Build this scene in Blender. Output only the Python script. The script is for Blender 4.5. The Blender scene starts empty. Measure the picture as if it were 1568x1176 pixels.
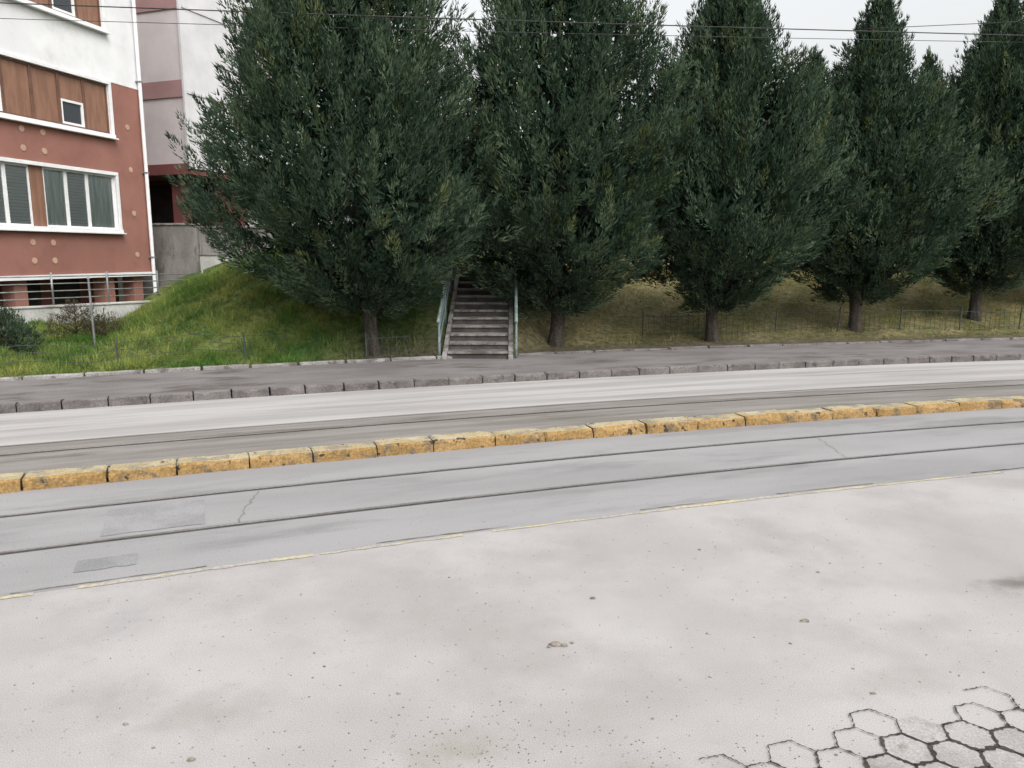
import bpy, math, random
import numpy as np
from mathutils import Vector
random.seed(7); rng=np.random.default_rng(7)
sc=bpy.context.scene
sc.view_settings.view_transform='Standard'; sc.view_settings.look='None'; sc.view_settings.exposure=0
COL=sc.collection
# ------------------------------------------------------------ materials
def nodes(m):
    m.use_nodes=True; nt=m.node_tree; return nt,nt.nodes,nt.links
def mk(name,c1,c2,scale=3,rough=.9,fine=40,famt=.25,coord='Object',stretch=(1,1,1),bump=.15,bscale=None,c3=None,s3=1.5,t3=.62,w3=.06,c4=None,s4=20,t4=.7,metal=0,spec=.3,ramp=(.35,.65),spots=None):
    m=bpy.data.materials.new(name); nt,N,L=nodes(m)
    b=N['Principled BSDF']; b.inputs['Roughness'].default_value=rough; b.inputs['Metallic'].default_value=metal
    b.inputs['Specular IOR Level'].default_value=spec
    tc=N.new('ShaderNodeTexCoord'); mp=N.new('ShaderNodeMapping'); mp.inputs['Scale'].default_value=stretch
    L.new(tc.outputs[coord],mp.inputs['Vector'])
    def noise(s,d=4,vec=None,off=0,r=.6):
        n=N.new('ShaderNodeTexNoise'); n.inputs['Scale'].default_value=s; n.inputs['Detail'].default_value=d; n.inputs['Roughness'].default_value=r
        v=vec or mp.outputs['Vector']
        if off:
            a=N.new('ShaderNodeVectorMath'); a.operation='ADD'; a.inputs[1].default_value=(off,off*1.7,off*.3); L.new(v,a.inputs[0]); v=a.outputs[0]
        L.new(v,n.inputs['Vector']); return n.outputs['Fac']
    def mr(x,a,bb,c=0,d=1):
        n=N.new('ShaderNodeMapRange'); n.interpolation_type='SMOOTHSTEP'; L.new(x,n.inputs[0])
        for i,v in zip((1,2,3,4),(a,bb,c,d)): n.inputs[i].default_value=v
        return n.outputs[0]
    def mix(f,a,bb,typ='MIX'):
        n=N.new('ShaderNodeMix'); n.data_type='RGBA'; n.blend_type=typ
        if isinstance(f,float): n.inputs[0].default_value=f
        else: L.new(f,n.inputs[0])
        for i,v in ((6,a),(7,bb)):
            if isinstance(v,tuple): n.inputs[i].default_value=(*v,1)
            else: L.new(v,n.inputs[i])
        return n.outputs[2]
    col=mix(mr(noise(scale),*ramp),tuple(c1),tuple(c2))
    if c3: col=mix(mr(noise(s3,6,off=5.3,r=.65),t3-w3,t3+w3),col,tuple(c3))
    if c4: col=mix(mr(noise(s4,2,vec=tc.outputs[coord],off=9.1),t4-.02,t4+.02),col,tuple(c4))
    if spots:
        nn=noise(6,5,vec=tc.outputs['Object'],off=3.3)
        for (x,y,rx,ry,c,amt) in spots:
            a=N.new('ShaderNodeMapping'); a.vector_type='TEXTURE'; a.inputs['Location'].default_value=(x,y,0); a.inputs['Scale'].default_value=(rx,ry,1e3)
            a.inputs['Rotation'].default_value=(0,0,.3)
            L.new(tc.outputs['Object'],a.inputs['Vector'])
            ln=N.new('ShaderNodeVectorMath'); ln.operation='LENGTH'; L.new(a.outputs[0],ln.inputs[0])
            ad=N.new('ShaderNodeMath'); ad.operation='MULTIPLY_ADD'; L.new(nn,ad.inputs[0]); ad.inputs[1].default_value=1.6; L.new(ln.outputs['Value'],ad.inputs[2])
            f=mr(ad.outputs[0],.7,1.8,amt,0)
            col=mix(f,col,tuple(c))
    fn=mr(noise(fine,3,vec=tc.outputs[coord]),.3,.7,1-famt,1+famt)
    cc=N.new('ShaderNodeCombineColor'); 
    for i in range(3): L.new(fn,cc.inputs[i])
    col=mix(1.0,col,cc.outputs[0],'MULTIPLY')
    L.new(col,b.inputs['Base Color'])
    if bump:
        bp=N.new('ShaderNodeBump'); bp.inputs['Strength'].default_value=bump; bp.inputs['Distance'].default_value=.02
        L.new(noise(bscale or fine,3,vec=tc.outputs[coord],off=2.2),bp.inputs['Height']); L.new(bp.outputs[0],b.inputs['Normal'])
    return m
def mk_attr(name,rough=.8,trans=.15,nscale=3,namt=.25,spec=.15):
    m=bpy.data.materials.new(name); nt,N,L=nodes(m); b=N['Principled BSDF']
    b.inputs['Roughness'].default_value=rough; b.inputs['Specular IOR Level'].default_value=spec
    a=N.new('ShaderNodeAttribute'); a.attribute_name='Col'; src=a.outputs['Color']
    if namt:
        tc=N.new('ShaderNodeTexCoord'); n=N.new('ShaderNodeTexNoise'); n.inputs['Scale'].default_value=nscale; n.inputs['Detail'].default_value=3
        L.new(tc.outputs['Object'],n.inputs['Vector'])
        r=N.new('ShaderNodeMapRange'); L.new(n.outputs['Fac'],r.inputs[0]); r.inputs[1].default_value=.3; r.inputs[2].default_value=.7; r.inputs[3].default_value=1-namt; r.inputs[4].default_value=1+namt
        v=N.new('ShaderNodeVectorMath'); v.operation='SCALE'; L.new(a.outputs['Color'],v.inputs[0]); L.new(r.outputs[0],v.inputs['Scale']); src=v.outputs[0]
    L.new(src,b.inputs['Base Color'])
    if trans=='diffuse':
        t=N.new('ShaderNodeBsdfDiffuse'); L.new(src,t.inputs['Color']); L.new(t.outputs[0],N['Material Output'].inputs[0])
    return m
M={}
M['lot']=mk('pale_worn_asphalt',(.285,.272,.266),(.335,.322,.317),scale=.7,fine=190,famt=.22,bump=.12,bscale=160,c3=(.262,.246,.236),s3=.9,t3=.58,w3=.14,c4=(.18,.16,.14),s4=46,t4=.715,
   spots=[(3.25,4.72,.42,.16,(.10,.09,.08),.8),(-.25,3.0,.35,.2,(.20,.18,.145),.5),(-1.45,3.3,.5,.3,(.205,.19,.17),.5),(-2.3,4.3,.22,.5,(.235,.235,.24),.45),(1.9,3.55,.7,.2,(.22,.20,.18),.4),(.3,2.7,.9,.3,(.21,.19,.165),.55)])
M['slab']=mk('concrete_paver',(.25,.238,.23),(.31,.296,.288),scale=4,fine=120,famt=.2,bump=.2,bscale=120,c3=(.2,.185,.17),s3=3,t3=.6)
M['tramA']=mk('grey_tram_lane_asphalt',(.215,.211,.212),(.255,.25,.252),scale=.8,fine=120,famt=.16,coord='UV',stretch=(.35,1.6,1),bump=.1,c3=(.18,.176,.177),s3=1.0,t3=.6,w3=.09,c4=(.14,.13,.12),s4=30,t4=.72)
M['tramB']=mk('brown_tram_lane_asphalt',(.15,.138,.125),(.215,.20,.19),scale=1.1,fine=70,famt=.18,coord='UV',stretch=(.3,3,1),c3=(.115,.105,.09),s3=1.4,t3=.6,w3=.08)
M['roadB']=mk('pale_road_asphalt',(.27,.26,.252),(.35,.34,.332),scale=1.2,fine=80,famt=.1,coord='UV',stretch=(.15,2.2,1),c3=(.23,.22,.205),s3=1.5,t3=.6,w3=.1)
M['patch']=mk('asphalt_patch',(.175,.176,.18),(.215,.215,.22),scale=4,fine=90,famt=.15)
M['patch2']=mk('asphalt_patch_worn',(.20,.198,.203),(.24,.236,.24),scale=3,fine=90,famt=.15)
M['walk']=mk('pavement_concrete',(.125,.115,.113),(.17,.158,.156),scale=1.6,fine=50,famt=.18,coord='UV',stretch=(.5,1.4,1),c3=(.09,.08,.073),s3=1.6,t3=.58,w3=.07)
M['kerb']=mk('kerb_stone',(.09,.08,.077),(.14,.127,.122),scale=2.3,fine=45,famt=.25,c3=(.06,.052,.047),s3=5,t3=.6,bump=.5,bscale=25)
M['edge']=mk('edging_stone',(.17,.16,.15),(.25,.24,.23),scale=3,fine=50,famt=.25,c3=(.10,.09,.08),s3=4,t3=.55,bump=.5,bscale=25)
M['ykerb']=mk('worn_yellow_paint',(.22,.135,.050),(.28,.18,.075),scale=3.0,fine=45,famt=.3,c3=(.13,.098,.06),s3=4.5,t3=.56,w3=.06,c4=(.045,.035,.025),s4=9,t4=.66,bump=.6,bscale=30)
M['ytop']=mk('dusty_yellow_paint',(.30,.245,.135),(.36,.31,.21),scale=3.0,fine=45,famt=.25,c3=(.21,.185,.14),s3=4,t3=.54,w3=.06,c4=(.07,.05,.035),s4=9,t4=.69,bump=.5,bscale=30)
M['yline']=mk('faded_yellow_line',(.40,.35,.21),(.36,.33,.24),scale=4,fine=30,famt=.2,c3=(.30,.28,.25),s3=2.2,t3=.52,w3=.06)
M['dark']=mk('dark_joint',(.03,.025,.02),(.05,.042,.035),scale=8,fine=60)
M['dust']=mk('joint_seam',(.14,.12,.10),(.2,.18,.16),scale=6,fine=60)
M['steel']=mk('rail_steel',(.2,.18,.17),(.3,.28,.27),scale=5,fine=30,rough=.5,metal=.5,coord='UV',stretch=(.3,1,1))
M['groove']=mk('rail_groove',(.05,.045,.045),(.085,.08,.075),scale=4,fine=30)
M['ground']=mk('soil_ground',(.10,.09,.06),(.13,.12,.08),scale=.1,fine=4)
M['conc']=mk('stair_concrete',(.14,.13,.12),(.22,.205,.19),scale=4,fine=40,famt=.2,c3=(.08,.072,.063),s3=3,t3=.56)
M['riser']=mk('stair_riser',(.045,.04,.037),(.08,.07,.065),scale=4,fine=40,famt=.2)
M['teal']=mk('grey_green_rail_paint',(.11,.15,.145),(.18,.23,.22),scale=5,rough=.5,c3=(.12,.08,.05),s3=7,t3=.68,bump=0)
M['bark']=mk('bark',(.030,.025,.021),(.065,.054,.045),scale=8,fine=30,famt=.4,stretch=(1,1,.25),bump=.8,bscale=22)
M['leaf']=mk_attr('conifer_foliage',trans='diffuse',namt=0)
M['grass']=mk_attr('grass_blades',trans='diffuse',namt=0)
M['terr']=mk_attr('grassy_soil',trans=0,nscale=9,namt=.5)
M['pink']=mk('terracotta_render',(.24,.112,.088),(.275,.130,.103),scale=.7,fine=60,famt=.08,c3=(.22,.10,.079),s3=1.2,t3=.6,w3=.15,bump=.1)
M['white']=mk('white_render',(.62,.62,.63),(.70,.70,.70),scale=.8,fine=60,famt=.05,bump=.1,c3=(.55,.55,.54),s3=1,t3=.6,w3=.12)
M['frame']=mk('white_window_frame',(.64,.64,.64),(.72,.72,.72),scale=3,rough=.4,famt=.05,bump=0)
M['tan']=mk('tan_tile',(.38,.245,.18),(.45,.30,.22),scale=3,famt=.1)
M['wood']=mk('brown_wood_panel',(.18,.093,.06),(.235,.127,.085),scale=3,stretch=(3,3,.4),rough=.5,famt=.12,bump=.1)
M['woodf']=mk('dark_wood_frame',(.11,.058,.04),(.15,.08,.055),scale=3,rough=.5,famt=.1,bump=0)
M['blind']=mk('window_blind',(.42,.45,.45),(.52,.54,.53),scale=2,stretch=(1,1,30),rough=.5,famt=.08,bump=0)
M['curtain']=mk('curtain',(.40,.45,.45),(.62,.64,.62),scale=6,stretch=(4,4,.15),rough=.8,famt=.05,bump=0)
M['room']=mk('dark_recess',(.02,.015,.015),(.035,.028,.028),scale=2)
M['beige']=mk('pale_pink_render',(.46,.41,.41),(.52,.47,.47),scale=.8,fine=40,famt=.05)
M['offw']=mk('grey_white_render',(.50,.49,.50),(.57,.56,.57),scale=.8,fine=40,famt=.05)
M['dpink']=mk('dusty_pink_band',(.27,.16,.155),(.31,.185,.18),scale=1,famt=.08)
M['maroon']=mk('maroon_render',(.13,.045,.042),(.17,.058,.053),scale=1,famt=.12)
M['wallc']=mk('weathered_concrete_wall',(.15,.14,.13),(.23,.215,.2),scale=1.3,fine=30,famt=.15,stretch=(1,1,.5),c3=(.09,.085,.075),s3=1.4,t3=.58,w3=.08)
M['wallw']=mk('whitewashed_wall',(.33,.33,.31),(.44,.43,.41),scale=2,fine=30,famt=.12,c3=(.2,.19,.17),s3=1.8,t3=.62,w3=.08)
M['gmetal']=mk('grey_metal',(.16,.17,.17),(.25,.26,.26),scale=4,rough=.5,metal=.3,bump=0)
M['dfence']=mk('dark_fence_paint',(.03,.04,.035),(.06,.065,.055),scale=6,rough=.6,bump=0)
M['wire']=mk('wire_rubber',(.03,.03,.03),(.05,.05,.05),bump=0)
M['stone']=mk('stone_debris',(.13,.11,.085),(.26,.235,.21),scale=9,fine=60)
M['roof']=mk('roof_tile',(.22,.09,.06),(.28,.12,.08),scale=3)
g=bpy.data.materials.new('window_glass'); nt,N,L=nodes(g); b=N['Principled BSDF']; b.inputs['Base Color'].default_value=(.03,.035,.04,1)
n_=N.new('ShaderNodeTexNoise'); n_.inputs['Scale'].default_value=1.5; r_=N.new('ShaderNodeMapRange'); L.new(n_.outputs[0],r_.inputs[0]); r_.inputs[3].default_value=.05; r_.inputs[4].default_value=.2; L.new(r_.outputs[0],b.inputs['Roughness'])
M['glass']=g
g2=bpy.data.materials.new('clear_pane'); nt,N,L=nodes(g2); tr=N.new('ShaderNodeBsdfTransparent'); gl=N.new('ShaderNodeBsdfGlossy'); gl.inputs['Roughness'].default_value=.06; fr=N.new('ShaderNodeFresnel'); fr.inputs[0].default_value=1.5
mx=N.new('ShaderNodeMixShader'); L.new(fr.outputs[0],mx.inputs[0]); L.new(tr.outputs[0],mx.inputs[1]); L.new(gl.outputs[0],mx.inputs[2]); L.new(mx.outputs[0],N['Material Output'].inputs[0]); tr.inputs[0].default_value=(.92,.95,.95,1)
M['pane']=g2
# ------------------------------------------------------------ mesh builder
class MB:
    def __init__(s): s.v=[];s.f=[];s.m=[];s.mats=[]
    def mi(s,k):
        if k not in s.mats: s.mats.append(k)
        return s.mats.index(k)
    def poly(s,pts,k):
        o=len(s.v); s.v+= [tuple(p) for p in pts]; s.f.append(tuple(range(o,o+len(pts)))); s.m.append(s.mi(k))
    def box(s,x0,x1,y0,y1,z0,z1,k):
        o=len(s.v); s.v+=[(x,y,z) for z in (z0,z1) for y in (y0,y1) for x in (x0,x1)]
        for f in ((0,2,3,1),(4,5,7,6),(0,1,5,4),(2,6,7,3),(0,4,6,2),(1,3,7,5)): s.f.append(tuple(o+i for i in f)); s.m.append(s.mi(k))
    def obox(s,p0,p1,w,z0,z1,k):
        d=Vector((p1[0]-p0[0],p1[1]-p0[1])); d.normalize(); n=Vector((-d.y,d.x))*w/2
        c=[(p0[0]-n.x,p0[1]-n.y),(p1[0]-n.x,p1[1]-n.y),(p1[0]+n.x,p1[1]+n.y),(p0[0]+n.x,p0[1]+n.y)]
        o=len(s.v); s.v+=[(a,b,z0) for a,b in c]+[(a,b,z1) for a,b in c]
        for f in ((0,3,2,1),(4,5,6,7),(0,1,5,4),(1,2,6,5),(2,3,7,6),(3,0,4,7)): s.f.append(tuple(o+i for i in f)); s.m.append(s.mi(k))
    def tube(s,pts,rad,k,sides=8):
        pts=[Vector(p) for p in pts]; 
        if not isinstance(rad,(list,tuple)): rad=[rad]*len(pts)
        o=len(s.v); mi=s.mi(k); a=None
        for i,p in enumerate(pts):
            d=(pts[min(i+1,len(pts)-1)]-pts[max(i-1,0)]).normalized()
            if a is None:
                a=d.cross(Vector((0,0,1)))
                if a.length<.3: a=d.cross(Vector((0,1,0)))
            else: a=a-d*a.dot(d)
            a.normalize(); b=d.cross(a)
            for j in range(sides):
                t=2*math.pi*j/sides; q=p+(a*math.cos(t)+b*math.sin(t))*rad[i]; s.v.append(tuple(q))
        for i in range(len(pts)-1):
            for j in range(sides):
                j2=(j+1)%sides; s.f.append((o+i*sides+j,o+i*sides+j2,o+(i+1)*sides+j2,o+(i+1)*sides+j)); s.m.append(mi)
        e=o+(len(pts)-1)*sides
        s.f.append(tuple(o+j for j in range(sides))[::-1]); s.m.append(mi); s.f.append(tuple(e+j for j in range(sides))); s.m.append(mi)
    def obj(s,name,parent=None,smooth=False,bevel=0):
        me=bpy.data.meshes.new(name); me.from_pydata(s.v,[],s.f)
        for k in s.mats: me.materials.append(M[k])
        me.polygons.foreach_set('material_index',s.m)
        if smooth: me.polygons.foreach_set('use_smooth',[True]*len(s.f))
        me.update(); ob=bpy.data.objects.new(name,me); COL.objects.link(ob)
        if parent: ob.parent=parent
        if bevel:
            bv=ob.modifiers.new('bev','BEVEL'); bv.width=bevel; bv.segments=2; bv.limit_method='ANGLE'
        return ob
def empty(name,loc=(0,0,0),rz=0):
    e=bpy.data.objects.new(name,None); COL.objects.link(e); e.location=loc; e.rotation_euler=(0,0,rz); return e
def trimesh(name,V,C,mat):
    n=len(V); me=bpy.data.meshes.new(name); me.vertices.add(n); me.vertices.foreach_set('co',V.astype(np.float32).ravel())
    me.loops.add(n); me.loops.foreach_set('vertex_index',np.arange(n,dtype=np.int32))
    me.polygons.add(n//3); me.polygons.foreach_set('loop_start',np.arange(0,n,3,dtype=np.int32))
    try: me.polygons.foreach_set('loop_total',np.full(n//3,3,dtype=np.int32))
    except Exception: pass
    me.update(calc_edges=True)
    a=me.attributes.new('Col','FLOAT_COLOR','POINT'); a.data.foreach_set('color',np.c_[C,np.ones(n)].astype(np.float32).ravel())
    me.materials.append(M[mat]); return me
# ------------------------------------------------------------ road frame: concentric arcs
CX,CY,A0=26.7,-67.0,math.radians(109.5)
def P(s,r):
    a=A0-s/80.; return CX+r*math.cos(a),CY+r*math.sin(a)
def strip(name,r0,r1,z,mat,s0=-70,s1=70,ds=1.,nr=2,parent=None,wob=0,z1=None):
    ns=max(2,int((s1-s0)/ds)); v=[];uv=[];f=[]
    for i in range(ns+1):
        s=s0+(s1-s0)*i/ns
        for j in range(nr+1):
            r=r0+(r1-r0)*j/nr
            if wob: r+=random.uniform(-wob,wob)
            x,y=P(s,r); v.append((x,y,z if z1 is None else z+(z1-z)*j/nr)); uv.append((s,r))
    for i in range(ns):
        for j in range(nr):
            a=i*(nr+1)+j; f.append((a,a+nr+1,a+nr+2,a+1))
    me=bpy.data.meshes.new(name); me.from_pydata(v,[],[q[::-1] for q in f]); u=me.uv_layers.new(name='UVMap')
    for l in me.loops: u.data[l.index].uv=uv[l.vertex_index]
    me.materials.append(M[mat]); 
    me.update()
    ob=bpy.data.objects.new(name,me); COL.objects.link(ob)
    if parent: ob.parent=parent
    if me.polygons[0].normal.z<0: me.flip_normals()
    return ob
g=MB(); g.poly([(-900,-900,-.03),(900,-900,-.03),(900,900,-.03),(-900,900,-.03)],'ground'); g.obj('ground')
strip('asphalt_lot',58,77.5,0,'lot',nr=8)
strip('tram_lane',77.5,80.02,.0,'tramA',nr=2)
strip('far_tram_lane',80.25,82.0,.0,'tramB',nr=2)
strip('road',82.0,84.12,.0,'roadB',nr=2)
strip('pavement',84.26,86.25,.118,'walk',nr=3,z1=.148)
tp=empty('asphalt_patches')
strip('patch',77.76,77.98,.004,'patch',-4.05,-3.66,.06,4,parent=tp,wob=.012)
strip('patch_worn',78.45,79.12,.004,'patch2',-3.95,-3.2,.08,5,parent=tp,wob=.015)
yl=empty('yellow_edge_line'); s=-40
while s<40:
    l=random.uniform(.6,2.6); strip('dash',77.46,77.46+random.uniform(.03,.055),.004,'yline',s,s+l,.1,1,parent=yl,wob=.010); s+=l+random.choice([.02,.05,.25,.6])
sm=empty('asphalt_seam'); s=-40
while s<40:
    l=random.uniform(.3,2.0); strip('seam',77.535,77.547,.005,random.choice(['dust','dust','dark']),s,s+l,.08,1,parent=sm,wob=.006); s+=l+random.choice([.1,.5,1.2])
for nm,r in (('tram_rail',78.33),('tram_rail',79.25),('tram_rail',80.62),('tram_rail',81.54)):
    e=empty(nm); strip('head',r,r+.034,.007,'steel',parent=e,nr=1); strip('groove',r-.02,r-.001,.005,'groove',parent=e,nr=1,wob=.003); strip('shoulder',r+.035,r+.043,.005,'groove',parent=e,nr=1,wob=.003)
strip('road_seam',81.98,82.03,.005,'tramB',nr=1,wob=.01)
cr=MB()
def crack(pts,w,k='dark',z=.006):
    for i in range(len(pts)-1):
        a=Vector(pts[i]);b=Vector(pts[i+1]);d=(b-a).normalized();n=Vector((-d.y,d.x))
        w0=w*random.uniform(.4,1.3);w1=w*random.uniform(.4,1.3)
        cr.poly([(*(a-n*w0),z),(*(b-n*w1),z),(*(b+n*w1),z),(*(a+n*w0),z)],k)
def wander(a,b,n=14,j=.03):
    a=Vector(a);b=Vector(b);return [tuple(a.lerp(b,i/n)+Vector((random.uniform(-j,j),random.uniform(-j,j)))) for i in range(n+1)]
crack(wander(P(-2.95,78.4),P(-2.75,79.2),12,.02),.004,'dust')
crack(wander(P(3.2,78.4),P(3.5,79.2),12,.02),.003,'dust')
cr.obj('asphalt_cracks')
def kerb(name,r0,r1,h,L,gap,mat,s0,s1,jit,cham,wear,zb=-.02,steps=7,top=None):
    mb=MB(); mi=mb.mi(mat); mt=mb.mi(top) if top else mi; s=s0
    while s<s1:
        ll=L*random.uniform(.9,1.1); dr=random.uniform(-jit,jit); dz=random.uniform(-jit,jit)*.7; tw=random.uniform(-jit,jit)
        e=gap*random.uniform(.5,2.4); bad=random.random()<.2
        st=[s+e*.5,s+e*.5+.02]+[s+ll*(k/steps) for k in range(1,steps)]+[s+ll-e*.5-.02,s+ll-e*.5]
        o=len(mb.v); n=6
        for k,q in enumerate(st):
            end=(k in(0,len(st)-1)); c=cham+random.random()*wear*(1.5 if random.random()<.2 else .5)*(2.2 if bad else 1)
            ins=.008 if end else 0
            if end and random.random()<.3: c+=wear*random.uniform(.5,1.6)
            c=min(c,h*.75)
            rr=r0+dr+tw*((q-s)/ll-.5); hh=h+dz-ins+random.uniform(-1,1)*wear*.12
            prof=[(rr+ins,zb),(rr+ins+random.uniform(-.003,.003),hh-c),(rr+c*.8,hh),(r1-cham,hh),(r1-ins,hh-cham),(r1-ins,zb)]
            for (r,z) in prof: x,y=P(q,r); mb.v.append((x,y,z))
        for k in range(len(st)-1):
            for j in range(n-1): mb.f.append((o+k*n+j,o+(k+1)*n+j,o+(k+1)*n+j+1,o+k*n+j+1)); mb.m.append(mt if j==2 else mi)
        mb.f.append(tuple(o+j for j in range(n))); mb.m.append(mi); e2=o+(len(st)-1)*n; mb.f.append(tuple(e2+j for j in range(n))[::-1]); mb.m.append(mi)
        s+=ll
    return mb.obj(name)
kerb('yellow_median_kerb',80.0,80.26,.118,.66,.011,'ykerb',-40,42,.013,.010,.04,top='ytop')
strip('median_bed',80.03,80.22,.04,'dark',nr=1)
kerb('roadside_kerb',84.1,84.27,.125,.52,.011,'kerb',-60,60,.006,.012,.02,top='walk')
kerb('pavement_edging',86.22,86.32,.205,.8,.02,'edge',-60,.68,.01,.01,.02,zb=0)
kerb('pavement_edging',86.22,86.32,.19,.8,.02,'kerb',2.15,60,.015,.01,.03,zb=0)
# hexagonal pavers showing at the lot edge
hx=MB(); R=.112
def inreg(x,y):
    r=math.hypot(x-CX,y-CY); return r<74.52+.05*math.sin(x*9) and x>.7+.1*math.sin(y*11)
edges={}
ang=.29; ca,sa=math.cos(ang),math.sin(ang)
for i in range(-30,60):
    for j in range(-40,40):
        u=R*1.5*i; v=R*math.sqrt(3)*(j+.5*(i%2)); x=2+u*ca-v*sa; y=2.6+u*sa+v*ca
        if not inreg(x,y) or y<-1 or x>7: continue
        pts=[]
        for k in range(6):
            t=ang+math.pi/3*k; pts.append((x+R*math.cos(t),y+R*math.sin(t)))
        tz=.004+random.random()*.003
        d=min(74.5-math.hypot(x-CX,y-CY),(x-.85)*.6)
        if random.random()<d*4: hx.poly([(x+(p[0]-x)*.955,y+(p[1]-y)*.955,tz) for p in pts],'slab')
        for k in range(6):
            a=pts[k];b=pts[(k+1)%6]; key=tuple(sorted([(round(a[0],2),round(a[1],2)),(round(b[0],2),round(b[1],2))])); edges[key]=(a,b)
for (a,b) in edges.values():
    mx_,my_=(a[0]+b[0])/2,(a[1]+b[1])/2; r=math.hypot(mx_-CX,my_-CY)
    d=min(74.5-r,(mx_-.75)*.6); w=.003+min(.008,max(0,d)*.025)
    if d<.05 and random.random()<.35: continue
    n=9; A=Vector(a);B=Vector(b);dd=(B-A).normalized();nn=Vector((-dd.y,dd.x)); prev=None
    for q in range(n+1):
        c=A.lerp(B,q/n)+nn*random.uniform(-.004,.004); ww=w*random.uniform(.25,1.6)
        cur=(c-nn*ww,c+nn*ww)
        if prev: hx.poly([(*prev[0],.009),(*cur[0],.009),(*cur[1],.009),(*prev[1],.009)],'dark')
        prev=cur
hx.obj('hexagonal_paving')
gr=MB()
def rock(x,y,z,sx,sy,sz):
    o=len(gr.v); pts=[]
    for ring,(hh,rr) in enumerate(((-.3,1.),(.4,.85),(.9,.35))):
        for k in range(7):
            t=k*2*math.pi/7+ring*.3; q=rr*random.uniform(.75,1.2); pts.append((x+math.cos(t)*sx*q,y+math.sin(t)*sy*q,z+sz*(hh+random.uniform(-.1,.1))))
    gr.v+=pts; mi=gr.mi('stone')
    for ring in range(2):
        for k in range(7): k2=(k+1)%7; gr.f.append((o+ring*7+k,o+ring*7+k2,o+ring*7+7+k2,o+ring*7+7+k)); gr.m.append(mi)
    gr.f.append(tuple(o+14+k for k in range(7))); gr.m.append(mi)
for i in range(1300):
    x=random.uniform(-5,6); y=random.uniform(1.8,5.5+.3*x) if random.random()<.65 else random.uniform(1.8,3.2); s_=random.choice([.0022,.003,.004,.004,.0055,.009 if random.random()<.3 else .005])
    rock(x,y,.002,s_,s_*random.uniform(.6,1),s_*.6)
for i in range(500):
    x=random.gauss(-.2,.25) if i%2 else random.gauss(.7,.6); y=random.gauss(2.85,.25); rock(x,y,.002,.004,.003,.003)
for (x,y,s_) in ((1.7,4.2,.028),(-2.35,3.15,.018),(-1.75,3.2,.014),(-1.35,2.95,.02),(.5,4.5,.02),(-.55,3.45,.012),(1.1,4.05,.014),(2.05,4.9,.016),(1.35,5.3,.014),(1.0,3.6,.012),(1.75,3.45,.014),(-1.4,2.8,.012)):
    rock(x,y,.004,s_,s_*.6,s_*.5)
gr.obj('gravel')
rb=MB(); gr=rb
rock(.235,3.92,.008,.038,.02,.016); rock(.285,3.915,.006,.022,.014,.012); rock(.33,3.945,.005,.014,.01,.008); rock(.2,3.9,.005,.012,.01,.008)
rb.obj('broken_stone')
# ------------------------------------------------------------ terrain
def rn(x,y): return np.hypot(x-CX,y-CY)
SX0,SX1,SY0,SY1=-1.23,-.07,14.6,18.8
def Hf(x,y):
    x=np.asarray(x,float);y=np.asarray(y,float)
    n=rn(x,y)-86.32
    Pl=np.interp(x,[-9,-5.5,-3,-1.5,.3,3,8,14,25,60],[2.1,2.15,2.05,1.8,1.8,1.7,1.5,1.4,1.5,2.5])
    w=x+.47*np.minimum(y,27); Pw=np.interp(w,[-4,-1,-.2,.5,1.2,2.2,3.4],[.3,.36,.62,1.0,1.3,1.75,2.15])
    Pl=np.where(x<-3,np.minimum(Pl,Pw),Pl)
    Lr=np.interp(x,[-12,-6,-2,.3,3],[4.5,4.8,3.9,4.4,8.5]); n0=np.interp(x,[-6,-3.4,-2.2,-1.5,-.5,1.0],[0,.5,.7,.15,.2,1.25])
    t=np.clip((n-n0)/Lr,0,1); e=t*(1.35-.35*t*t) ; e=np.minimum(e,1)
    z=.15+(Pl-.15)*e
    bmp=(.5*np.sin(1.7*x+.8*y)+.5*np.sin(2.9*y-1.3*x+1)+.4*np.sin(5.1*x+2.2*y)+.4*np.sin(4.3*y+3.7*x+2)+.25*np.sin(8.3*y-6.1*x))*.045
    z=z+bmp*np.clip(n/1.2,0,1)*np.interp(x,[-3,-1,1,4],[1.7,.3,.3,.8])
    z=z+.02*np.maximum(0,n-12)*np.clip(x+8,0,1)*.5
    st=.15+1.6*np.clip((y-SY0)/(SY1-SY0),0,1)-.2
    c=np.clip(1.25-np.abs(x-(SX0+SX1)/2)/.7,0,1); c=np.clip(c*2,0,1)*((y>SY0-.6)&(y<SY1+.05))
    return z*(1-c)+np.minimum(st,z)*c
def tcol(x,y):
    x=np.asarray(x,float);y=np.asarray(y,float); n=rn(x,y)-86.32
    k=np.clip((x+1.2)/1.2,0,1)[...,None]
    nz=(np.sin(3.1*x+1.2*y)+np.sin(2.3*y-1.9*x+2)+np.sin(6.7*x-3.1*y)+.8*np.sin(9.3*y+4.1*x)+.8*np.sin(1.1*x-.7*y))/3.8
    w=np.clip(.45+.75*nz,0,1)[...,None]
    green=np.array([.044,.092,.020])*(1-w)+np.array([.150,.178,.052])*w
    dry=np.array([.14,.14,.050])*(1-w)+np.array([.27,.235,.115])*w
    c=green*(1-k)+dry*k
    dirt=np.clip(1-np.maximum(n,0)/1.9,0,1)[...,None]*np.clip((x+4)/1.5,0,1)[...,None]
    c=c*(1-dirt)+np.array([.09,.076,.058])*dirt
    left=np.clip((-9.6-x)/1.2,0,1)[...,None]*np.clip((1-n/6),0,1)[...,None]
    return c*(1-left*.5)
nn_=np.r_[0,np.linspace(.12,12,90),np.linspace(12.8,40,26),np.linspace(45,200,14)]
ss=np.r_[np.linspace(-75,-20,28)[:-1],np.linspace(-20,28,330),np.linspace(28,75,26)[1:]]
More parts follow.
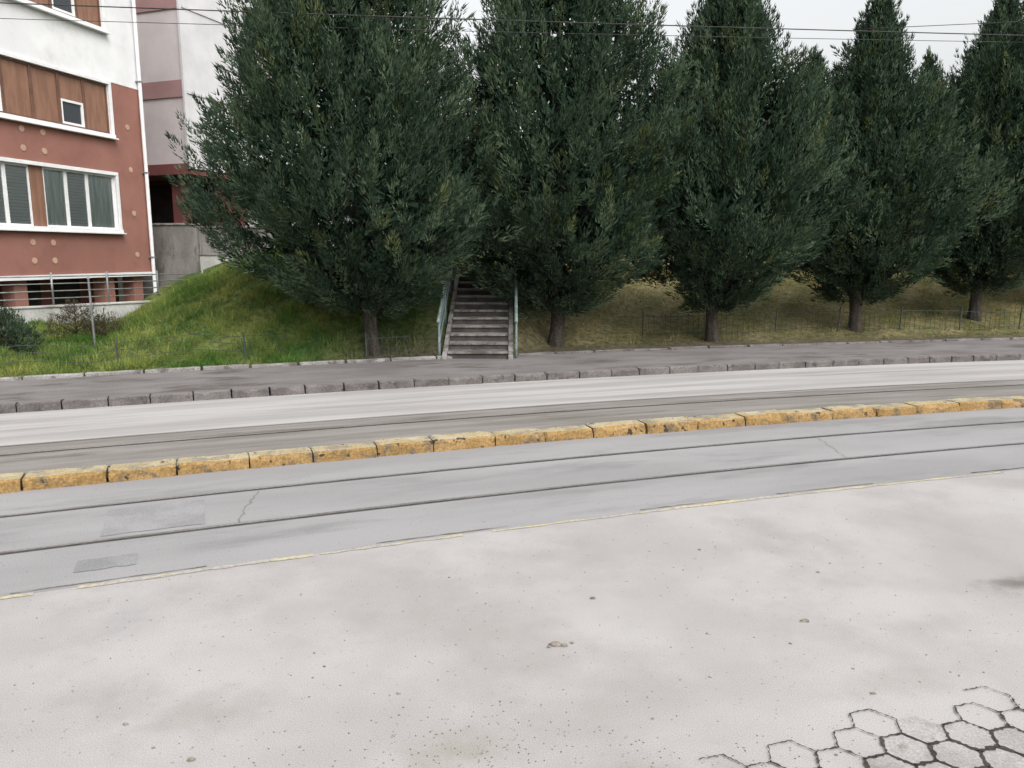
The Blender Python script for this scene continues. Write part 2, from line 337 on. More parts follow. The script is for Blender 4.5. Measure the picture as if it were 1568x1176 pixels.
S_,N_=np.meshgrid(ss,nn_,indexing='ij'); a_=A0-S_/80; X_=CX+(86.30+N_)*np.cos(a_); Y_=CY+(86.30+N_)*np.sin(a_)
Z_=Hf(X_,Y_); Z_[:,0]=.12
v=np.stack([X_,Y_,Z_],-1).reshape(-1,3); nS,nN=S_.shape
f=[(i*nN+j,(i)*nN+j+1,(i+1)*nN+j+1,(i+1)*nN+j) for i in range(nS-1) for j in range(nN-1)]
me=bpy.data.meshes.new('grass_bank'); me.from_pydata(v.tolist(),[],f); me.update()
if me.polygons[len(f)//2].normal.z<0: me.flip_normals()
a=me.attributes.new('Col','FLOAT_COLOR','POINT'); c=tcol(X_,Y_).reshape(-1,3)*.7; a.data.foreach_set('color',np.c_[c,np.ones(len(c))].astype(np.float32).ravel())
me.materials.append(M['terr']); me.polygons.foreach_set('use_smooth',[True]*len(f)); ob=bpy.data.objects.new('grass_bank',me); COL.objects.link(ob)
def blades(p,d,l,w,c,tipc=1.15):
    side=np.cross(d,rng.normal(size=d.shape)); side/=np.linalg.norm(side,axis=1,keepdims=True)+1e-9
    V=np.stack([p-side*w[:,None]/2,p+side*w[:,None]/2,p+d*l[:,None]],1).reshape(-1,3)
    C=np.stack([c*.85,c*.85,c*tipc],1).reshape(-1,3); return V,C
def grass(n,s0,s1,n0,n1,lmin,lmax,keep=None):
    s=rng.uniform(s0,s1,n); q=rng.uniform(0,1,n)**1.15*(n1-n0)+n0; al=A0-s/80; x=CX+(86.32+q)*np.cos(al); y=CY+(86.32+q)*np.sin(al)
    m=~((x>SX0-.15)&(x<SX1+.15)&(y<SY1+1.5))
    if keep is not None: m&=keep(x,y,q)
    x,y=x[m],y[m]; z=Hf(x,y)-.01; n=len(x)
    tuft=np.clip(.5+.5*np.sin(4.3*x+1.1*y)*np.sin(3.7*y-x)+.35*np.sin(9.1*x-5*y)+.2*np.sin(15*x+11*y),0,1.4)
    d=np.c_[rng.normal(0,.5,n),rng.normal(0,.5,n),np.ones(n)]; d/=np.linalg.norm(d,axis=1,keepdims=True)
    l=rng.uniform(lmin,lmax,n)*(.4+1.1*tuft); w=rng.uniform(.008,.018,n)
    c=tcol(x,y)*rng.uniform(.65,1.4,(n,1))*(.7+.5*tuft[:,None]); yel=(rng.random(n)<.12)[:,None]; c=np.where(yel,c*np.array([1.6,1.25,1.0]),c)
    return blades(np.c_[x,y,z],d,l,w,c)
A=grass(180000,-13.5,.7,.0,8.5,.06,.17,lambda x,y,q:rng.random(len(x))<np.clip(np.where(x>-3.6,(q-.2)/1.2,1),.15,1)); B=grass(110000,1.9,26,.7,11,.03,.10,lambda x,y,q:rng.random(len(x))<np.clip((q-.3)/2.5,.08,1))
me=trimesh('grass',np.r_[A[0],B[0]],np.r_[A[1],B[1]],'grass'); ob=bpy.data.objects.new('grass',me); COL.objects.link(ob)
# ------------------------------------------------------------ trees
def foliage(prof,shift,ntuft,nb,seed,bl=(.07,.13),bw=(.018,.034),tl=(.40,.9),dark=(.020,.037,.024),light=(.078,.110,.066),core=800,tw=.115):
    R_=np.random.default_rng(seed); zs,Rs=np.array(prof).T; H=zs[-1]
    zz=np.linspace(zs[0],zs[-1],200); pdf=np.interp(zz,zs,Rs)+.35; cdf=np.cumsum(pdf)/pdf.sum()
    def pts(n,lo,hi,pw):
        z=np.interp(R_.random(n),cdf,zz); ph=R_.uniform(0,2*np.pi,n); Rr=np.interp(z,zs,Rs)
        o=seed*1.37
        lob=1+.12*np.sin(3*ph+1.1*z+o)+.09*np.sin(5*ph-1.9*z+2*o)+.08*np.sin(2*ph+3.1*z+o)+.06*np.sin(9*ph+2.3*z)
        rho=Rr*lob*(lo+(hi-lo)*R_.random(n)**pw)
        return z,ph,rho,Rr
    z,ph,rho,Rr=pts(ntuft,.42,.92,.5)
    far=R_.random(ntuft)<.08; rho=np.where(far,rho*R_.uniform(1.0,1.17,ntuft),rho)
    sh=np.interp(z,[zs[0],3,H],[0,1,.6])
    base=np.c_[shift[0]*sh+rho*np.cos(ph),shift[1]*sh+rho*np.sin(ph),z-.3]
    g=np.sin(2.3*base[:,0]+seed)*np.sin(2.6*base[:,1]+1)*np.sin(2.1*base[:,2]+seed*.7)
    kp=(g>-.34)|(R_.random(ntuft)<.3); base=base[kp];z=z[kp];ph=ph[kp];rho=rho[kp];Rr=Rr[kp]; n=len(z)
    fr=np.clip((z-zs[0])/(H-zs[0]),0,1); ow=np.interp(fr,[0,.3,.7,1],[1.0,.75,.42,.12])
    d=np.c_[np.cos(ph)*ow,np.sin(ph)*ow,np.interp(fr,[0,.2,1],[.35,.8,1.3])]+R_.normal(0,.24,(n,3)); d/=np.linalg.norm(d,axis=1,keepdims=True)
    tlen=R_.uniform(*tl,n)*np.interp(fr,[0,.5,1],[.8,1,.85])
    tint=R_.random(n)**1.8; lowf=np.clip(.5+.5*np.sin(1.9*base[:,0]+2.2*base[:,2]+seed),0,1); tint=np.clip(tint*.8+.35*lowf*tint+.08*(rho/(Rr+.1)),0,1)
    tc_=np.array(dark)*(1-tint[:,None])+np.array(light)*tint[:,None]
    yl_=(R_.random(n)<.07)[:,None]; tc_=np.where(yl_,tc_*np.array([1.35,1.15,.8]),tc_)
    rep=np.repeat(np.arange(n),nb); u=R_.random(n*nb)**.85
    dr=d[rep]; pr=R_.normal(size=(n*nb,3)); pr-=dr*np.sum(pr*dr,1,keepdims=True); pr/=np.linalg.norm(pr,axis=1,keepdims=True)+1e-9
    w=(.012+tw*np.sin(np.pi*np.clip(u*.82+.18,0,1)))*R_.uniform(.3,1.,n*nb)
    p=base[rep]+dr*(tlen[rep]*u)[:,None]+pr*w[:,None]
    bd=dr*.95+pr*(.75*(1-.7*u))[:,None]+R_.normal(0,.16,(n*nb,3)); bd[:,2]+=.15; bd/=np.linalg.norm(bd,axis=1,keepdims=True)
    V1,C1=blades(p,bd,R_.uniform(*bl,n*nb),R_.uniform(*bw,n*nb),tc_[rep]*R_.uniform(.75,1.3,(n*nb,1)),1.3)
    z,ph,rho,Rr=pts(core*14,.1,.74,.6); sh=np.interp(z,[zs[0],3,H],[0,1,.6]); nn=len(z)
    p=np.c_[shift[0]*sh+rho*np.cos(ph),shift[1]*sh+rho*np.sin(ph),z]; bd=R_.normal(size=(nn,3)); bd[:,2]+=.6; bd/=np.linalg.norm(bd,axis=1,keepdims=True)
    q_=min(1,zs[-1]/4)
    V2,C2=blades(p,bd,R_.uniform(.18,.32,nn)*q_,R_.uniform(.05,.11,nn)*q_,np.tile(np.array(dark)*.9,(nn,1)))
    return np.r_[V1,V2],np.r_[C1,C2]
def woody(prof,shift,seed,r0=.15,low=.72):
    rr=random.Random(seed); mb=MB(); H=prof[-1][0]; zs=[p[0] for p in prof]; Rs=[p[1] for p in prof]; q=min(1,H/8); low*=q
    lx,ly=rr.uniform(-.06,.06)*q,rr.uniform(-.06,.06)*q
    tr=[(0,0,-.15),(0,0,.0),(lx*.6,ly*.5,.25*q),(lx,ly,.5*q),(lx*1.2,ly,.75*q),(lx*1.6,ly,1.0*q),(shift[0]*.3,ly,1.8*q),(shift[0]*.7,shift[1]*.7,3.2*q),(shift[0]*.7,shift[1]*.7,H*.75),(shift[0]*.6,shift[1]*.6,H*.95)]
    rad=[1.5,1.25,1.05,.98,1.0,.92,.75,.55,.3]; mb.tube(tr,[r0*k*rr.uniform(.97,1.04) for k in rad]+[.01],'bark',12)
    for i in range(28):
        z0=low+ (i/28)**1.4*(H*.7-low); ph=i*2.4+rr.uniform(-.4,.4); z1=z0+rr.uniform(.8,1.7)*q; R=float(np.interp(z1,zs,Rs))*.7
        cx=shift[0]*min(1,z0/3)*.6; cy=shift[1]*min(1,z0/3)*.6; c,s=math.cos(ph),math.sin(ph)
        rb=r0*(.5-.3*z0/H)
        mb.tube([(cx*.6,cy*.6,z0-.1*q),(cx+c*R*.25,cy+s*R*.25,z0+(z1-z0)*.28),(cx+c*R*.6,cy+s*R*.6,z0+(z1-z0)*.6),(cx+c*R,cy+s*R,z1)],[rb,rb*.75,rb*.5,rb*.2],'bark',6)
        for k in range(2):
            t=rr.uniform(.3,.7); q2=ph+rr.uniform(-.8,.8); b0=(cx+c*R*t,cy+s*R*t,z0+(z1-z0)*t*.9)
            mb.tube([b0,(b0[0]+math.cos(q2)*R*.3,b0[1]+math.sin(q2)*R*.3,b0[2]+.35*q)],[rb*.4,.005],'bark',5)
    return mb
def tree(name,x,y,prof,shift,nt_,nb,seed,r0=.15,mesh=None,rz=0,sc_=1,z=None,**kw):
    e=empty(name,(x,y,float(Hf(x,y)) if z is None else z),rz); e.scale=(sc_,)*3
    if mesh is None:
        V,C=foliage(prof,shift,nt_,nb,seed,**kw); me=trimesh('crown',V,C,'leaf'); wm=woody(prof,shift,seed,r0).obj('trunk',e,True); mesh=(me,wm.data)
    else:
        w=bpy.data.objects.new('trunk',mesh[1]); COL.objects.link(w); w.parent=e
    c=bpy.data.objects.new('crown',mesh[0]); COL.objects.link(c); c.parent=e
    return mesh
T1=[(1.0,.3),(1.3,.9),(1.9,2.0),(2.6,2.6),(3.6,2.65),(4.6,2.4),(5.6,2.0),(6.6,1.5),(7.8,.95),(8.8,.45),(9.4,.08)]
T2=[(1.0,.35),(1.35,1.0),(1.9,1.9),(2.8,2.45),(4.0,2.5),(5.2,2.25),(6.4,1.7),(7.6,1.1),(8.6,.5),(9.3,.08)]
T3=[(1.0,.35),(1.4,1.0),(2.0,1.9),(2.9,2.4),(4.0,2.3),(5.2,1.8),(6.2,1.15),(7.1,.6),(8.0,.05)]
T4=[(1.0,.35),(1.4,1.0),(2.0,1.9),(2.9,2.35),(3.8,2.15),(4.9,1.55),(5.9,.9),(6.8,.4),(7.7,.05)]
T5=[(1.0,.35),(1.4,1.0),(2.0,1.9),(2.9,2.35),(4.0,2.2),(5.2,1.65),(6.3,1.0),(7.2,.5),(8.1,.05)]
tree('cypress_tree',-2.70,14.95,T1,(-.45,.1),2600,66,1,.125)
tree('cypress_tree',.93,16.6,T2,(.05,.1),2600,66,2,.15)
tree('cypress_tree',4.57,17.6,T3,(.15,0),2250,62,3,.14)
m4=tree('cypress_tree',8.47,19.1,T4,(.1,0),2050,60,4,.14)
m5=tree('cypress_tree',12.3,20.6,T5,(.1,0),2150,60,5,.14)
tree('cypress_tree',16.2,22.2,None,None,0,0,0,mesh=m4,rz=2)
tree('cypress_tree',20.2,23.6,None,None,0,0,0,mesh=m5,rz=1)
bk=tree('background_conifer',11.0,29.5,T4,(0,0),1100,38,11,.14,bl=(.1,.18),bw=(.028,.05),core=500)
for (x,y,sc_,rz) in ((15.6,30.5,1.02,1),(19.8,32,1.0,2.2),(6.2,29,.82,3),(1.8,30,.85,4),(-3.2,33,.8,5),(24,33,1.,.3),(13.4,33.5,.95,4.4),(8.5,34,.9,2.9),(3.8,33,.8,.7),(17.6,35.5,1,3.9),(28,33,1.05,1.3)):
    tree('background_conifer',x,y,None,None,0,0,0,mesh=bk,rz=rz,sc_=sc_)
SH=[(.0,.35),(.25,.5),(.5,.55),(.75,.35),(.95,.05)]
tree('dark_shrub',-9.35,14.2,SH,(0,0),300,36,21,.02,tl=(.15,.32),bl=(.04,.08),bw=(.01,.02),core=25)
tree('dark_shrub',-10.1,14.6,SH,(0,0),300,36,22,.02,tl=(.15,.35),bl=(.04,.08),bw=(.01,.02),core=25)
tree('brown_shrub',-9.2,16.3,[(p[0]*.9,p[1]*.9) for p in SH],(0,0),150,30,23,.02,tl=(.2,.4),bl=(.04,.08),bw=(.008,.014),dark=(.05,.042,.03),light=(.11,.09,.055),core=3)
tree('brown_shrub',-8.8,16.7,[(p[0]*.8,p[1]*.8) for p in SH],(0,0),120,26,24,.02,tl=(.2,.35),bl=(.04,.08),bw=(.008,.014),dark=(.05,.052,.03),light=(.11,.10,.055),core=3)
# ------------------------------------------------------------ stairs
NS=12; rise=1.6/NS; tread=(SY1-SY0)/NS; mb=MB()
for i in range(NS):
    y0=SY0+i*tread; z0=.15+i*rise; j=random.uniform(-.008,.008)
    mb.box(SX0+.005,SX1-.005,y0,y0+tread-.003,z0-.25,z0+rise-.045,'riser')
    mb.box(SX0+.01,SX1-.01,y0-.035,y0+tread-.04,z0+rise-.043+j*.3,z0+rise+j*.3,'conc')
mb.box(SX0,SX1,SY1+.003,SY1+2.8,1.55,1.75,'conc')
for x0 in (SX0-.09,SX1+.0):
    o=len(mb.v); x1=x0+.09
    for x in (x0,x1): mb.v+=[(x,SY0-.12,.1),(x,SY0-.12,.22),(x,SY1,.15+1.6+.06),(x,SY1+.3,.15+1.6+.06),(x,SY1+.3,1.4),(x,SY0+.6,.1)]
    for k in range(6): k2=(k+1)%6; mb.f.append((o+k,o+k2,o+6+k2,o+6+k)); mb.m.append(mb.mi('edge'))
    mb.f.append(tuple(o+k for k in range(6))[::-1]); mb.m.append(mb.mi('edge')); mb.f.append(tuple(o+6+k for k in range(6))); mb.m.append(mb.mi('edge'))
mb.obj('concrete_staircase',bevel=.006)
for x in (SX0-.16,SX1+.15):
    mb=MB(); hz=lambda y:.15+1.6*min(1,max(0,(y-SY0)/(SY1-SY0)))
    ys=[SY0+.1,SY0+1.5,SY0+2.9,SY1+.05,SY1+1.3]
    for y in ys: mb.tube([(x,y,hz(y)-.3),(x,y,hz(y)+.74)],.026,'teal')
    for h in (.74,.50,.26):
        mb.tube([(x,ys[0]-(.18 if h>.7 else 0),hz(ys[0])+h-(.08 if h>.7 else 0)),(x,ys[0]+.01,hz(ys[0])+h)]+[(x,y,hz(y)+h) for y in ys[1:3]]+[(x,SY1,1.75+h),(x,ys[-1],1.75+h)],.032 if h>.7 else .02,'teal')
    mb.obj('stair_handrail',smooth=True)
# ------------------------------------------------------------ low fences along the bank
def lowfence(name,s0,s1,r,h,step=.13):
    mb=MB(); s=s0;i=0
    while s<s1:
        x,y=P(s,r+random.uniform(-.01,.01)); z=float(Hf(x,y)); post=(i%12==0)
        lean=random.uniform(-.03,.03)
        mb.tube([(x,y,z-.05),(x+lean,y,z+h*(1.12 if post else random.uniform(.93,1.03)))],.02 if post else .0055,'dfence',5)
        s+=step;i+=1
    for hh in (.12,.88):
        mb.tube([(*P(q,r),float(Hf(*P(q,r)))+h*hh+random.uniform(-.02,.02)) for q in np.arange(s0,s1,.78)],.007,'dfence',5)
    mb.obj(name)
lowfence('low_metal_fence',5.4,28,87.95,.52)
lowfence('low_metal_fence',-.5,.45,86.7,.45)
mb=MB()
for q in np.arange(-12,-1.6,1.9):
    x,y=P(q,86.75); z=float(Hf(x,y)); mb.tube([(x,y,z-.1),(x+random.uniform(-.04,.04),y,z+.5)],.018,'dfence',6)
for h in (.2,.34,.46): mb.tube([(*P(q,86.75),float(Hf(*P(q,86.75)))+h-.03*math.sin((q%1.9)/1.9*3.14)) for q in np.arange(-12,-1.6,.3)],.005,'dfence',4)
mb.obj('wire_fence')
mb=MB(); mb.tube([(-8.45,15.6,0),(-8.47,15.6,1.62),],.022,'gmetal',8); mb.tube([(-8.47,15.6,1.62),(-8.47,15.6,1.66)],[.03,.02],'gmetal',8); mb.obj('metal_post',smooth=False)
fa=Vector((-15.6,14.0)); fb=Vector((-9.0,22.7)); D=(fb-fa)
mb=MB(); mb.obox(fa,fb,.2,0,.80,'wallw'); mb.obox(fa,fb,.26,.802,.85,'wallw'); mb.obj('low_garden_wall',bevel=.01)
mb=MB()
for k in range(9):
    p=fa.lerp(fb,k/8); mb.tube([(p.x,p.y,.85),(p.x,p.y,1.66)],.026,'gmetal')
for h in (1.02,1.2,1.38,1.56): mb.tube([(fa.x,fa.y,h),(fb.x,fb.y,h)],.017,'gmetal',6)
mb.obj('metal_railing',smooth=True)
# ------------------------------------------------------------ apartment building
e1=empty('apartment_building',(-11.5,25,0),math.atan2(-.967,-.254))
def facade(mb,x0,x1,z0,z1,ops,mat,y=0,dep=.16):
    xs=sorted({x0,x1,*[o[0] for o in ops],*[o[1] for o in ops]}); zs=sorted({z0,z1,*[o[2] for o in ops],*[o[3] for o in ops]})
    for i in range(len(xs)-1):
        for j in range(len(zs)-1):
            cx,cz=(xs[i]+xs[i+1])/2,(zs[j]+zs[j+1])/2
            if any(o[0]<cx<o[1] and o[2]<cz<o[3] for o in ops): continue
            mb.poly([(xs[i],y,zs[j]),(xs[i],y,zs[j+1]),(xs[i+1],y,zs[j+1]),(xs[i+1],y,zs[j])],mat)
    for (a,b,c,d) in ops:
        k='frame'
        mb.poly([(a,y,c),(b,y,c),(b,y-dep,c),(a,y-dep,c)],k); mb.poly([(a,y,d),(a,y-dep,d),(b,y-dep,d),(b,y,d)],k)
        mb.poly([(a,y,c),(a,y-dep,c),(a,y-dep,d),(a,y,d)],k); mb.poly([(b,y,c),(b,y,d),(b,y-dep,d),(b,y-dep,c)],k)
ops=[]
for z0,z1 in ((2.84,4.41),(5.59,7.0),(8.54,9.95),(11.4,12.8)):
    ops+=[(1.3,6.6,z0,z1),(8.0,12.2,z0,z1)]
mb=MB(); facade(mb,0,14,1.52,7.12,[o for o in ops if o[3]<7.1],'pink'); facade(mb,0,14,7.12,14,[o for o in ops if o[3]>7.1],'white')
for z0,z1,k in ((1.52,7.12,'pink'),(7.12,14,'white')):
    mb.poly([(0,0,z0),(0,-11,z0),(0,-11,z1),(0,0,z1)],k); mb.poly([(14,0,z0),(14,0,z1),(14,-11,z1),(14,-11,z0)],k); mb.poly([(0,-11,z0),(14,-11,z0),(14,-11,z1),(0,-11,z1)],k)
mb.poly([(0,0,1.52),(14,0,1.52),(14,-11,1.52),(0,-11,1.52)],'white')
mb.obj('walls',e1)
mb=MB(); mb.box(-.5,14.5,-11.5,.6,14.003,14.25,'white'); 
o=len(mb.v); mb.v+=[(-.6,.7,14.255),(14.6,.7,14.255),(14.6,-11.6,14.255),(-.6,-11.6,14.255),(3,-5.5,16.3),(11,-5.5,16.3)]
for f_ in ((0,1,5,4),(1,2,5),(2,3,4,5),(3,0,4)): mb.f.append(tuple(o+i for i in f_)); mb.m.append(mb.mi('roof'))
mb.obj('roof',e1)
mb=MB(); mb.box(0,14,0.003,.05,1.44,1.56,'white'); mb.box(-.02,14,.003,.012,7.09,7.15,'white')
mb.box(.4,13.6,-10.6,-1.0,-.1,1.515,'maroon')
for x in (.3,1.5,4.6,7.5,10.6,13.4): mb.box(x,x+.4,-.55,-.15,-.1,1.515,'pink')
for x in (2.0,3.4,5.3,6.4,8.5,9.7): mb.box(x,x+.95,-.995,-.96,.7,1.4,'room')
mb.obj('basement',e1)
mb=MB(); mb.tube([(.06,.10,.4),(.06,.10,14)],.055,'frame',10)
for z in (2,4.6,7.3,10): mb.box(-.01,.13,.0,.16,z,z+.04,'gmetal')
mb.obj('downpipe',e1,smooth=False)
mb=MB()
for (a,b,c,d) in ops:
    w=.1; p=.05
    mb.box(a-w,b+w,.003,p+.03,c-.1,c-.002,'frame'); mb.box(a-w,b+w,.003,p,d+.002,d+w,'frame'); mb.box(a-w,a-.002,.003,p,c,d,'frame'); mb.box(b+.002,b+w,.003,p,c,d,'frame')
    mb.box(a-w-.03,b+w+.03,.0035,p+.1,c-.14,c-.1025,'frame')
mb.obj('window_surrounds',e1,bevel=.006)
mb=MB()
for (a,b,c,d) in ops:
    up=(c>5 and c<11)
    if not up:
        if a<2: spans=[(1.3,2.32,'curtain'),(2.32,3.08,'blind'),(3.08,3.85,'curtain'),(3.85,4.27,'wood'),(4.27,5.02,'blind'),(5.02,5.8,'blind'),(5.8,6.6,'curtain')]
        else: spans=[(a+i*.7,a+(i+1)*.7,random.choice(['curtain','blind'])) for i in range(6)]
        for (s0,s1,k) in spans:
            if k=='wood': mb.box(s0+.002,s1-.002,-.14,-.05,c+.002,d-.002,'wood'); continue
            t=.05
            mb.box(s0+.003,s0+t,-.13,-.07,c+.003,d-.003,'frame'); mb.box(s1-t,s1-.003,-.13,-.07,c+.003,d-.003,'frame')
            mb.box(s0+t+.001,s1-t-.001,-.128,-.072,c+.003,c+t,'frame'); mb.box(s0+t+.001,s1-t-.001,-.128,-.072,d-t,d-.003,'frame')
            mb.poly([(s0+t,-.10,c+t),(s0+t,-.10,d-t),(s1-t,-.10,d-t),(s1-t,-.10,c+t)],'pane')
            if k=='blind':
                z=c+.06+(0 if random.random()<.7 else .2)
                while z<d-.06:
                    mb.poly([(s0+t,-.115,z),(s0+t,-.128,z+.082),(s1-t,-.128,z+.082),(s1-t,-.115,z)],'blind'); z+=.085
                mb.poly([(s0,-.2,c),(s0,-.2,d),(s1,-.2,d),(s1,-.2,c)],'room')
            else:
                n=22; 
                for i in range(n):
                    x0=s0+(s1-s0)*i/n; x1=s0+(s1-s0)*(i+1)/n; y0=-.125-.01*math.sin(i*1.9); y1=-.125-.01*math.sin((i+1)*1.9)
                    mb.poly([(x0,y0,c),(x0,y0,d),(x1,y1,d),(x1,y1,c)],'curtain')
    else:
        n=int(round((b-a)/.88)); ww=(b-a)/n
        for i in range(n):
            s0=a+i*ww; s1=s0+ww
            mb.box(s0+.003,s0+.045,-.13,-.04,c+.003,d-.003,'woodf'); mb.box(s1-.045,s1-.003,-.13,-.04,c+.003,d-.003,'woodf')
            mb.box(s0+.047,s1-.047,-.128,-.045,d-.06,d-.004,'woodf'); mb.box(s0+.047,s1-.047,-.128,-.045,c+.004,c+.06,'woodf')
            if i in (1,4):
                mb.box(s0+.047,s1-.047,-.12,-.075,c+.72,d-.062,'wood')
                q0,q1,r0_,r1_=s0+.047,s1-.047,c+.062,c+.718
                mb.box(q0,q0+.06,-.12,-.05,r0_,r1_,'frame'); mb.box(q1-.06,q1,-.12,-.05,r0_,r1_,'frame'); mb.box(q0+.061,q1-.061,-.12,-.05,r0_,r0_+.06,'frame'); mb.box(q0+.061,q1-.061,-.12,-.05,r1_-.06,r1_,'frame')
                mb.poly([(q0+.06,-.1,r0_),(q0+.06,-.1,r1_),(q1-.06,-.1,r1_),(q1-.06,-.1,r0_)],'glass')
            else: mb.box(s0+.047,s1-.047,-.12,-.075,c+.062,d-.062,'wood')
mb.obj('windows',e1)
mb=MB()
def tile(x,z,r=.085):
    pts=[(x+r*math.cos(t),.014,z+r*math.sin(t)) for t in [math.pi/4*k+.39 for k in range(8)]]
    mb.poly(pts,'tan')
    for k in range(8): a=pts[k];b=pts[(k+1)%8]; mb.poly([a,b,(b[0],.001,b[2]),(a[0],.001,a[2])],'tan')
for cx in (4.1,9.3,12.9):
    for cz in (4.98,2.1,):
        for dx in (-.33,.33):
            for dz in (-.22,.26): tile(cx+dx,cz+dz+.06)
for z in (2.1,3.35,4.65,5.9): tile(.62,z)
mb.obj('facade_tiles',e1)
# ------------------------------------------------------------ second block
e2=empty('apartment_block',(-12.1,30,0),math.atan2(-.34,.94))
mb=MB()
mb.poly([(-9,0,5.3),(0,0,5.3),(0,0,15),(-9,0,15)],'beige'); mb.poly([(0,0,5.3),(0,3.7,5.3),(0,3.7,15),(0,0,15)],'offw')
mb.poly([(-9,0,5.3),(-9,12,5.3),(0,3.7,5.3),(0,0,5.3)][::1],'dpink')
mb.poly([(0,3.7,5.3),(-1.4,3.7,5.3),(-1.4,3.7,15),(0,3.7,15)],'offw'); mb.poly([(-1.4,3.7,0),(-1.4,12,0),(-1.4,12,15),(-1.4,3.7,15)],'offw')
mb.poly([(-9,12,0),(-9,0,0),(-9,0,15),(-9,12,15)],'beige'); mb.poly([(-1.4,12,0),(-9,12,0),(-9,12,15),(-1.4,12,15)],'beige'); mb.poly([(-9,0,15),(0,0,15),(0,3.7,15),(-1.4,3.7,15),(-1.4,12,15),(-9,12,15)],'roof')
mb.obj('walls',e2)
mb=MB()
for z0,z1,k in ((5.2,5.48,'maroon'),(7.87,8.47,'dpink'),(10.95,11.5,'dpink'),(14.1,14.7,'dpink')):
    mb.box(-9,-.062,-.05,-.002,z0,z1,k)
mb.box(-9.4,.25,-.35,3.6,5.05,5.198,'maroon')
mb.box(-.06,.03,-.06,-.003,5.5,15,'offw'); mb.box(-4.6,-4.5,-.06,-.003,5.5,15,'offw')
for z in (8.0,11.0): mb.box(.003,.04,.1,3.6,z,z+.1,'offw')
mb.obj('bands',e2)
mb=MB(); mb.box(-9,-.2,1.6,3.4,0,5.01,'maroon'); mb.box(-8.8,-.25,1.55,1.597,3.3,4.9,'room'); mb.box(-9,0.,-.02,1.5,0,3.2,'wallc')
for x in (-8.6,-5,-1.0): mb.box(x,x+.45,-.02+.1,.55,3.2,5.01,'maroon')
mb.obj('lower_floor',e2)
mb=MB()
for z in (6.0,9.0,12.0):
    mb.box(-1.398,.25,3.72,8.5,z,z+.16,'offw')
    for h in (.3,.6,.95): mb.tube([(.2,3.8,z+.16+h),(.2,8.4,z+.16+h)],.02,'gmetal',6)
    for y in np.arange(3.8,8.5,.65): mb.tube([(.2,y,z+.16),(.2,y,z+1.11)],.018,'gmetal',6)
    mb.box(-1.397,-1.36,4.6,6.0,z+.2,z+2.3,'glass'); mb.box(-1.355,-1.33,4.5,4.6,z+.2,z+2.35,'frame'); mb.box(-1.355,-1.33,6.0,6.1,z+.2,z+2.35,'frame')
mb.obj('balconies',e2)
mb=MB()
for z in (6.2,9.2,12.2):
    for x in (-8.2,-6.6): 
        mb.box(x,x+1.1,-.045,-.003,z,z+1.3,'frame'); mb.box(x+.08,x+1.02,-.055,-.046,z+.08,z+1.22,'glass')
mb.obj('windows',e2)
mb=MB(); mb.obox((-12.6,26.4),(-10.35,26.0),.25,0,3.05,'wallc'); mb.obox((-12.6,26.4),(-10.35,26.0),.33,3.052,3.12,'edge')
mb.obj('retaining_wall',bevel=.01)
mb=MB(); mb.obox((-10.2,26.05),(-6.0,25.6),.25,0,2.95,'wallc'); mb.obox((-10.2,26.05),(-6.0,25.6),.33,2.952,3.02,'edge'); mb.obox((-10.22,26.0),(-10.22,27.9),.24,0,2.94,'wallc'); mb.obj('retaining_wall',bevel=.01)
mb=MB(); mb.obox((-9.85,24.9),(-7.6,24.6),.25,0,2.07,'wallw'); mb.obox((-9.87,24.9),(-7.58,24.6),.31,2.072,2.13,'edge'); mb.obj('whitewashed_wall',bevel=.01)
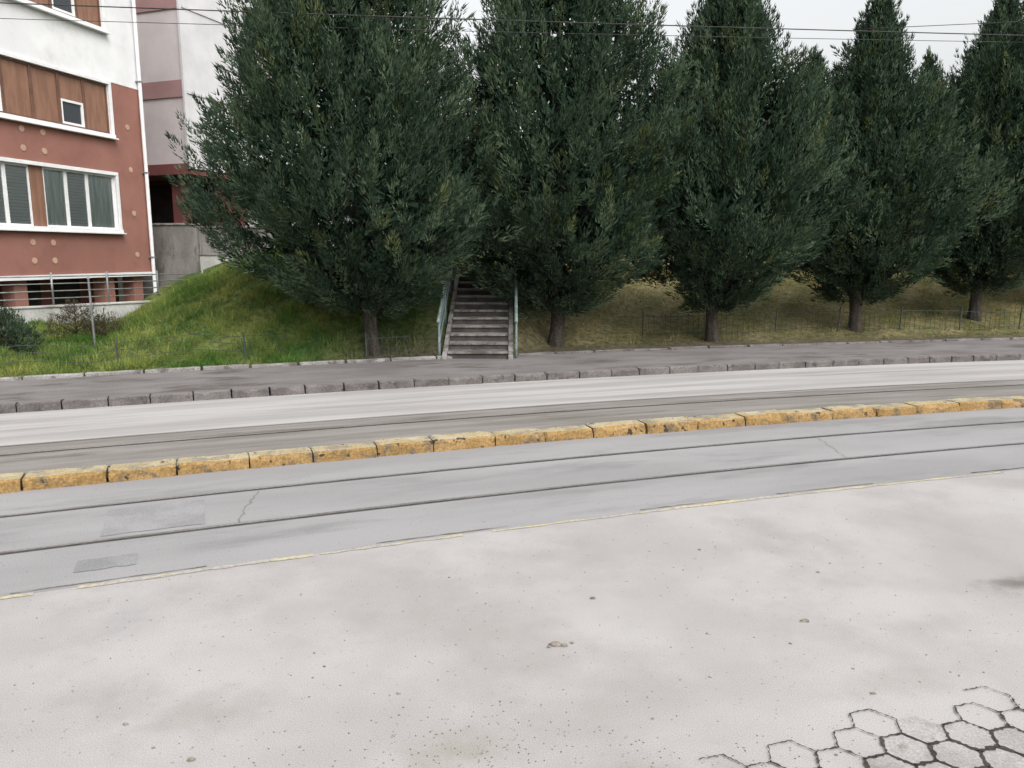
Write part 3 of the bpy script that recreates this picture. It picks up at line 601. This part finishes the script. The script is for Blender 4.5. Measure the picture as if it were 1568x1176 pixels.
# ------------------------------------------------------------ overhead wires with poles outside the view
def cable(a,b,sag,n=40): return [tuple(Vector(a).lerp(Vector(b),i/n)-Vector((0,0,sag*4*(i/n)*(1-i/n)))) for i in range(n+1)]
mb=MB()
L0=(-26,10.35,6.0);R0=(30,17.0,6.25)
mb.tube(cable(L0,R0,.25),.009,'wire',6); mb.tube(cable((L0[0],L0[1]+.3,5.78),(R0[0],R0[1]+.3,6.4),.3),.005,'wire',6)
mb.tube([(4.9,8,7.6),(6.0,14,6.2),(6.15,14.2,5.85)],.006,'wire',6); mb.tube([(6.15,14.2,5.95),(9,14.7,6.2),(12,15,7.5)],.006,'wire',6)
mb.obj('overhead_wires',smooth=True)
for (x,y) in ((L0[0],L0[1]+.15),(R0[0],R0[1]+.15)):
    mb=MB(); mb.tube([(x,y,-.1),(x,y,7.2)],[.13,.08],'gmetal',12); mb.tube([(x,y,-.02),(x,y,.12)],.22,'gmetal',12); mb.tube([(x,y,6.9),(x+(-1 if x>0 else 1),y-1.6,6.9)],.035,'gmetal',8); mb.obj('catenary_pole',smooth=False)
# ------------------------------------------------------------ light
W=bpy.data.worlds.new('World'); sc.world=W; W.use_nodes=True; N=W.node_tree.nodes; L=W.node_tree.links; bg=N['Background']
sky=N.new('ShaderNodeTexSky'); sky.sky_type='NISHITA'; sky.sun_disc=False
EL,AZ=math.radians(50),math.radians(150)
sky.sun_elevation=EL; sky.sun_rotation=AZ; sky.air_density=1.5; sky.dust_density=6; sky.ozone_density=.6
hs=N.new('ShaderNodeHueSaturation'); hs.inputs['Saturation'].default_value=.12; hs.inputs['Value'].default_value=1.85; L.new(sky.outputs[0],hs.inputs['Color']); L.new(hs.outputs[0],bg.inputs[0])
bg.inputs[1].default_value=.15
sl=bpy.data.lights.new('sun','SUN'); sl.energy=.6; sl.angle=math.radians(35); sl.color=(1,.98,.96); so=bpy.data.objects.new('sun',sl); COL.objects.link(so)
dirv=Vector((math.sin(AZ)*math.cos(EL),math.cos(AZ)*math.cos(EL),math.sin(EL))); so.rotation_euler=dirv.to_track_quat('Z','Y').to_euler(); so.location=dirv*30
# ------------------------------------------------------------ camera
cd=bpy.data.cameras.new('camera'); cd.lens=27.2; cd.sensor_width=36; cd.clip_end=3000; cam=bpy.data.objects.new('camera',cd); COL.objects.link(cam)
cam.location=(0,0,2.1); cam.rotation_euler=(math.radians(90-9.5),0,0); sc.camera=cam
